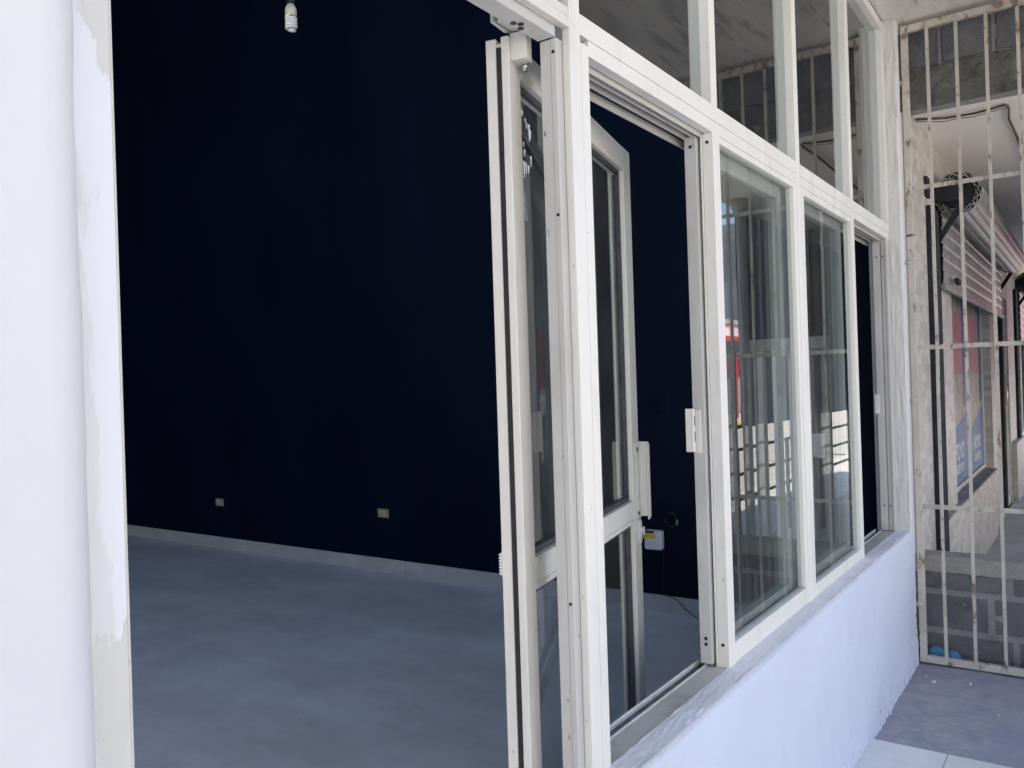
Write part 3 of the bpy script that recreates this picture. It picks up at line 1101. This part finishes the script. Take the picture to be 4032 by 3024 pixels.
# ------------------------------------------------------------------ neighbouring shop
nb = thing('neighbouring_shop', 'neighbouring shop front clad in beige mosaic tile beyond the gate', 'shop', (8.5, .74, 0))
MO = M['mosaic']
q = MB().box(4.605, 5.93, .740, .95, 0, 2.718, 0)
q.box(5.93, 8.24, .806, .95, 0, .54, 0)
q.box(8.24, 9.26, .740, .95, 0, 2.718, 0)
q.box(5.93, 8.24, .742, .95, 2.10, 2.718, 0)
q.box(9.26, 10.02, .742, .95, 2.12, 2.718, 0)
q.box(10.02, 11.2, .740, .95, 0, 2.718, 0)
q.box(11.2, 13.8, .760, .95, 0, .54, 0)
q.box(11.2, 13.8, .742, .95, 2.10, 2.718, 0)
q.box(13.8, 16, .740, .95, 0, 2.718, 0)
q.build('tiled_wall', MO, nb)
q = MB().box(5.32, 8.12, .712, .7395, 0, .540, 0).box(5.93, 8.12, .7395, .806, .3, .540, 0)
q.build('dado', MO, nb)
MB().box(5.31, 8.13, .706, .806, .5405, .556, .002).build('window_sill', M['stone'], nb)
MB().box(10.1, 11.1, .690, .7395, 0, .62, .004).build('dado', MO, nb)
w = MB().box(5.93, 5.985, .800, .85, .5565, 2.10)
w.box(7.17, 7.215, .800, .85, .5565, 2.10)
w.box(8.18, 8.24, .800, .85, .5565, 2.10)
w.box(5.985, 8.18, .800, .85, .5565, .590)
w = w.build('window', FRM, nb)
for x0, x1 in ((5.986, 7.169), (7.216, 8.179)):
    pane(x0, x1, .815, .5905, 2.09, w)
dd = MB().box(9.262, 9.30, .76, .81, 0, 2.115).box(9.98, 10.018, .76, .81, 0, 2.115).box(9.30, 9.98, .76, .81, .0, .10)
dd = dd.build('door', FRM, nb)
pane(9.301, 9.979, .78, .10, 2.11, dd)
MB().tube([(9.36, .75, 1.05), (9.36, .715, 1.06), (9.36, .71, 1.2), (9.36, .715, 1.34), (9.36, .75, 1.35)], .010, 8).build('pull_handle', M['steel'], dd)
w2 = MB().box(11.2, 11.26, .780, .83, .54, 2.10).box(13.74, 13.8, .780, .83, .54, 2.10).box(12.45, 12.5, .780, .83, .54, 2.10).box(11.25, 13.75, .782, .828, .545, .58)
w2 = w2.build('window', FRM, nb)
pane(11.26, 13.74, .80, .54, 2.10, w2)
q = MB().box(4.7, 16, 3.4, 3.5, 0, 2.72, 0).box(4.62, 4.7, .96, 3.5, 0, 2.72, 0).box(16, 16.1, .74, 3.5, -.6, 2.95, 0).box(4.7, 16, .96, 3.4, -.05, 0, 0).box(4.7, 16, .96, 3.5, 2.72, 2.95, 0)
q.build('interior', M['darkroom'], nb)
# posters behind the glass
def poster(x0, x1, z0, z1, label, txt):
    p = thing('window_poster', label, 'poster', ((x0+x1)/2, .8105, z0), 'posters in the neighbouring window')
    MB().box(x0, x1, .8085, .8105, z0, z1, 0).build('sheet', M['skin'], p)
    MB().box(x0+.01, x1-.01-.18*(x1-x0), .8075, .8083, z0+.72*(z1-z0)-.22, z1-.16, 0).build('pink_panel', M['pink'], p)
    MB().prism([(x0, z0), (x1, z0), (x1, z0+.36*(z1-z0)), (x0, z0+.22*(z1-z0))], 'y', .8070, .8082).build('blue_panel', M['blue'], p)
    MB().prism([(x1-.19*(x1-x0), z0+.38*(z1-z0)), (x1, z0+.40*(z1-z0)), (x1, z1), (x1-.17*(x1-x0), z1)], 'y', .8070, .8082).build('blue_border', M['blue'], p)
    for t, dz, sz in txt:
        tm = text_mesh(t, sz, .0006, True)
        tm.transform(Matrix.Translation(((x0+x1)/2+.02, .8062, z0+dz)) @ Matrix.Rotation(R(90), 4, 'X'))
        MB().mesh(tm).build('lettering', M['letter'], p)
        bpy.data.meshes.remove(tm)
poster(6.0, 7.16, .60, 1.98, 'pink and blue window poster with APOYO in white, nearer pane of the neighbouring shop', (('APOYO', .165, .17), ('ACADÉMICO', .07, .095)))
poster(7.23, 8.14, .60, 1.98, 'pink and blue window poster with white lettering, farther pane of the neighbouring shop', (('APOYO', .165, .14), ('ACADÉMICO', .07, .08)))

# roller shutters
def shutter(x0, x1, zc_, yc, R0, zbot, label, grp, gx=.27):
    s = thing('roller_shutter', label, 'roller shutter', ((x0+x1)/2, yc, 0), grp)
    # curtain: rounded slats stacked in height
    yb = .706
    ztop = zc_-R0*.35
    nsl = max(3, int((ztop-zbot)/.077))
    def cur(u, v):
        z = zbot+v*(ztop-zbot)
        ph = (v*nsl) % 1.0
        y = yb-.006*math.sin(math.pi*ph)-(.011*math.sin(math.pi*(ph-.78)/.22) if ph > .78 else 0)
        return (x0+u*(x1-x0), y, z)
    q = MB().grid(cur, 2, nsl*10+1, smooth=False)
    def cur2(u, v):
        p = cur(u, v)
        return (p[0], p[1]+.006, p[2])
    q.grid(cur2, 2, nsl*10+1, smooth=False)
    q.build('curtain', M['shutter'], s)
    q = MB().box(x0, x1, yb-.020, yb+.012, zbot-.028, zbot-.001, .003)
    q.build('bottom_bar', M['shutter'], s)
    # rolled-up slats: lobed cylinder with visible spiral at its near end
    lobes = 13
    def roll(u, v):
        a = v*2*math.pi
        r = R0*(1+.055*abs(math.sin(a*lobes/2))**.7-.05)
        return (x0+.02+u*(x1-x0-.04), yc+r*math.cos(a), zc_+r*math.sin(a))
    q = MB().grid(roll, 2, lobes*12+1, smooth=False)
    q.build('roll', M['shutter'], s)
    q = MB()
    for lay in range(4):
        rr = R0*(.97-.085*lay)
        for k in range(lobes):
            a0 = 2*math.pi*(k+lay*.37)/lobes
            pts = [(x0+.012+.003*lay, yc+(rr+.006*math.sin(t*math.pi))*math.cos(a0+t*.40), zc_+(rr+.006*math.sin(t*math.pi))*math.sin(a0+t*.40)) for t in (0, .33, .66, 1)]
            q.tube(pts, .0042, 5)
    q.build('slat_ends', M['shutter'], s)
    q = MB().tube([(x0+.03, yc, zc_), (x1-.03, yc, zc_)], R0*.66, 24)
    q.build('axle', M['black'], s)
    # brackets
    for xx in (x0-.03, x1+.01):
        b = MB().box(xx, xx+.02, yc-.035, .7395, zc_-.045, zc_+.045, .003)
        b.prism([(yc-.03, zc_-.04), (yc-.055, zc_-.06), (.715, zc_-.29), (.738, zc_-.27)], 'x', xx-.012, xx-.001)
        b.build('bracket', M['black'], s)
    for xa, xb in ((x0-gx-.03, x0-gx+.26), (x1+.02, x1+.17)):
        MB().box(xa, xb, .712, .7395, .06, zc_-.10, .004).build('guide', M['black'], s)
    return s
shutter(5.33, 9.00, 2.415, .618, .122, 1.905, 'galvanised roller shutter rolled half up over the nearer neighbouring window', 'roller shutters of the neighbouring shop')
shutter(11.30, 13.7, 2.40, .618, .122, 1.72, 'galvanised roller shutter farther along, over the second neighbouring window', 'roller shutters of the neighbouring shop', .4)
q = MB().box(5.00, 5.10, .722, .7395, 2.36, 2.47, .003)
tag(q.build('wall_plate', M['black']), 'small dark steel plate fixed to the mosaic wall beside the shutter roll', 'plate')
q = MB().box(5.03, 5.17, .60, .7395, .0, .055, .004)
tag(q.build('shutter_lock', M['stone']), 'small grey floor lock at the foot of the near shutter guide', 'lock')
q = MB().box(5.62, 5.68, .660, .684, 1.93, 1.96, .003).box(5.69, 5.75, .660, .684, 1.925, 1.955, .003)
tag(q.build('shutter_catch', M['black']), 'pair of small black catches on the shutter bottom bar', 'catch')
# ceiling cable
cp = [(4.733, .729, 2.711), (4.80, .60, 2.708), (4.81, .557, 2.709), (4.80, .47, 2.704), (4.797, .396, 2.709), (4.775, .335, 2.711), (4.80, .322, 2.711), (4.86, .322, 2.709),
      (5.05, .335, 2.706), (5.259, .330, 2.708), (5.60, .322, 2.705), (5.90, .318, 2.709), (6.6, .32, 2.70), (7.5, .31, 2.708)]
q = MB().tube(cp, .006, 7)
q.tube([(p[0]+.01, p[1]+.006*math.sin(i*2.1), p[2]-.008-.006*abs(math.sin(i*1.7))) for i, p in enumerate(cp)], .0022, 5)
tag(q.build('ceiling_cable', M['brown']), 'brown cable run bent across the neighbouring walkway ceiling', 'cable')

# ------------------------------------------------------------------ outer side of the walkway (seen in the glass)
def column(x, y, label):
    k = thing('column', label, 'column', (x, y, 0), 'columns along the walkway edge')
    MB().tube([(x, y, 0), (x, y, 2.60)], .036, 20).build('shaft', M['column'], k)
    MB().tube([(x, y, 2.60), (x, y, 2.66), (x, y, 2.718)], [.037, .070, .075], 20).build('capital', M['column'], k)
column(6.01, -.49, 'grey round column nearest the gate at the walkway edge')
column(7.76, -.44, 'second grey round column from the gate, in front of the navy canvas')
column(9.0, -.45, 'third grey round column from the gate, in front of the navy canvas')
cv = thing('canvas_banner', 'navy canvas banner hung between columns along the walkway edge', 'banner', (8.6, -.655, 1.0))
def canv(u, v):
    x = 6.22+u*5.2
    z = 1.02+v*1.70
    y = -.612+.006*math.sin(x*2.3)*(1-v*.7)+.006*fbm(x, z, 0, 1.2)
    return (x, y, z)
q = MB().grid(canv, 120, 30)
def canv2(u, v):
    p = canv(u, v)
    return (p[0], p[1]-.004, p[2])
q.grid(canv2, 120, 30)
q.build('canvas', M['canvas'], cv)
MB().tube([(6.2, -.655, 1.015), (11.44, -.655, 1.015)], .016, 10).build('weight_bar', M['gasket'], cv)
tm = text_mesh('Owmp', .34, .001)
tm.transform(Matrix.Translation((7.15, -.590, 2.05)) @ Matrix.Rotation(R(90), 4, 'X'))
MB().mesh(tm).build('lettering', M['faint'], cv)
bpy.data.meshes.remove(tm)
# open white slatted gate leaf across the neighbouring walkway
wg = thing('slatted_gate', 'grey framed steel gate with white vertical slats standing across the neighbouring walkway', 'gate', (6.0, -.25, 0))
GW = Matrix.Translation((6.0, .11, 0)) @ Matrix.Rotation(R(4), 4, 'Z')     # leaf standing almost square across the walkway
MB().box(-.035, .035, -.75, 0, 1.585, 1.675, .006, GW).build('top_rail', M['column'], wg)
MB().box(-.035, .035, -.75, 0, .05, .14, .006, GW).build('bottom_rail', M['column'], wg)
for k in range(7):
    y0 = -.75+k*.1175
    edge = k in (0, 6)
    MB().box(-.035, .035, y0, y0+.045, .1405, 1.5845, .004, GW).build('stile' if edge else 'slat', M['column' if edge else 'white'], wg)
MB().box(-.062, -.0352, -.13, -.02, .82, .99, .004, GW).build('lock_box', M['white'], wg)
# dark low railing on the walkway edge
rl = thing('railing', 'low dark steel railing along the walkway edge beyond the columns', 'railing', (9, -.72, 0))
for z in (.42, .62, .82):
    MB().tube([(6.3, -.72, z), (15.8, -.72, z)], .014, 8).build('rail', M['black'], rl)
for k in range(8):
    MB().tube([(6.4+k*1.3, -.72, 0), (6.4+k*1.3, -.72, .82)], .018, 8).build('post', M['black'], rl)

# red board added past the walkway end for its pink reflection
kk = thing('reflection_board', 'blank red board on two posts, added past the far end of the walkway for its pink reflection', 'board', (21, -1.2, -.6))
MB().box(20.95, 21.05, -2.6, -.05, 1.25, 2.75, .01).build('panel', M['red'], kk)
for y in (-2.3, -.4):
    MB().tube([(21.09, y, -.6), (21.09, y, 2.7)], .035, 10).build('post', M['column'], kk)

# ------------------------------------------------------------------ across the street
for i, (xa, xb, hh, lab) in enumerate(((-60, -34, 6.4, 'long cream two storey building far left across the street'),
        (-33, -14, 7.2, 'cream two storey building left of the shop, across the street'),
        (-13, 1, 6.6, 'cream two storey building straight across the street from the shop'))):
    hb = thing('street_building', lab, 'building', ((xa+xb)/2, -15, -.47), 'cream buildings across the street')
    MB().box(xa, xb, -22, -12.5, -.47, hh, .02).build('wall', M['house'], hb)
    MB().box(xa-.1, xb+.1, -22.1, -12.4, hh, hh+.25, .02).build('parapet', M['roof'], hb)
    n = int((xb-xa)/3.2)
    for k in range(n):
        for z in (.5, 3.9):
            x = xa+1.0+k*3.2
            w = MB().box(x, x+1.3, -12.5, -12.45, z, z+1.4, .01).build('window', M['frame'], hb)
            MB().box(x+.1, x+1.2, -12.448, -12.44, z+.1, z+1.3, 0).build('pane', M['gasket'], w)
hs = thing('white_house', 'bright white flat-roofed house with red canopy across the street', 'house', (30, -15, -.47))
MB().box(24, 52, -22, -14, -.47, 4.2, .02).build('wall', M['house'], hs)
MB().box(23.9, 52.1, -22.1, -13.9, 4.2, 4.45, .02).build('parapet', M['roof'], hs)
for x in (25, 29, 33, 37, 46):
    w = MB().box(x, x+1.4, -14.0, -13.95, 1.0, 2.3, .01).build('window', M['frame'], hs)
    MB().box(x+.1, x+1.3, -13.948, -13.94, 1.1, 2.2, 0).build('pane', M['gasket'], w)
MB().box(24.5, 51, -13.9, -11.8, 3.05, 3.30, .02).build('canopy', M['red'], hs)
for x in (24.8, 31, 37, 43, 50.6):
    MB().box(x, x+.12, -11.98, -11.86, -.47, 3.05, .01).build('canopy_post', M['red'], hs)
MB().box(38.5, 44.5, -13.94, -13.9, 1.4, 2.4, .01).build('shop_panel', M['red'], hs)
h2 = thing('low_house', 'pale house with teal door farther left across the street', 'house', (10, -15, -.47))
MB().box(2, 20, -22, -13, -.47, 3.4, .02).build('wall', M['pave'], h2)
MB().box(1.9, 20.1, -22.1, -12.9, 3.4, 3.6, .02).build('parapet', M['roof'], h2)
MB().box(9, 10, -12.99, -12.95, -.46, 1.7, .01).build('door', M['teal'], h2)
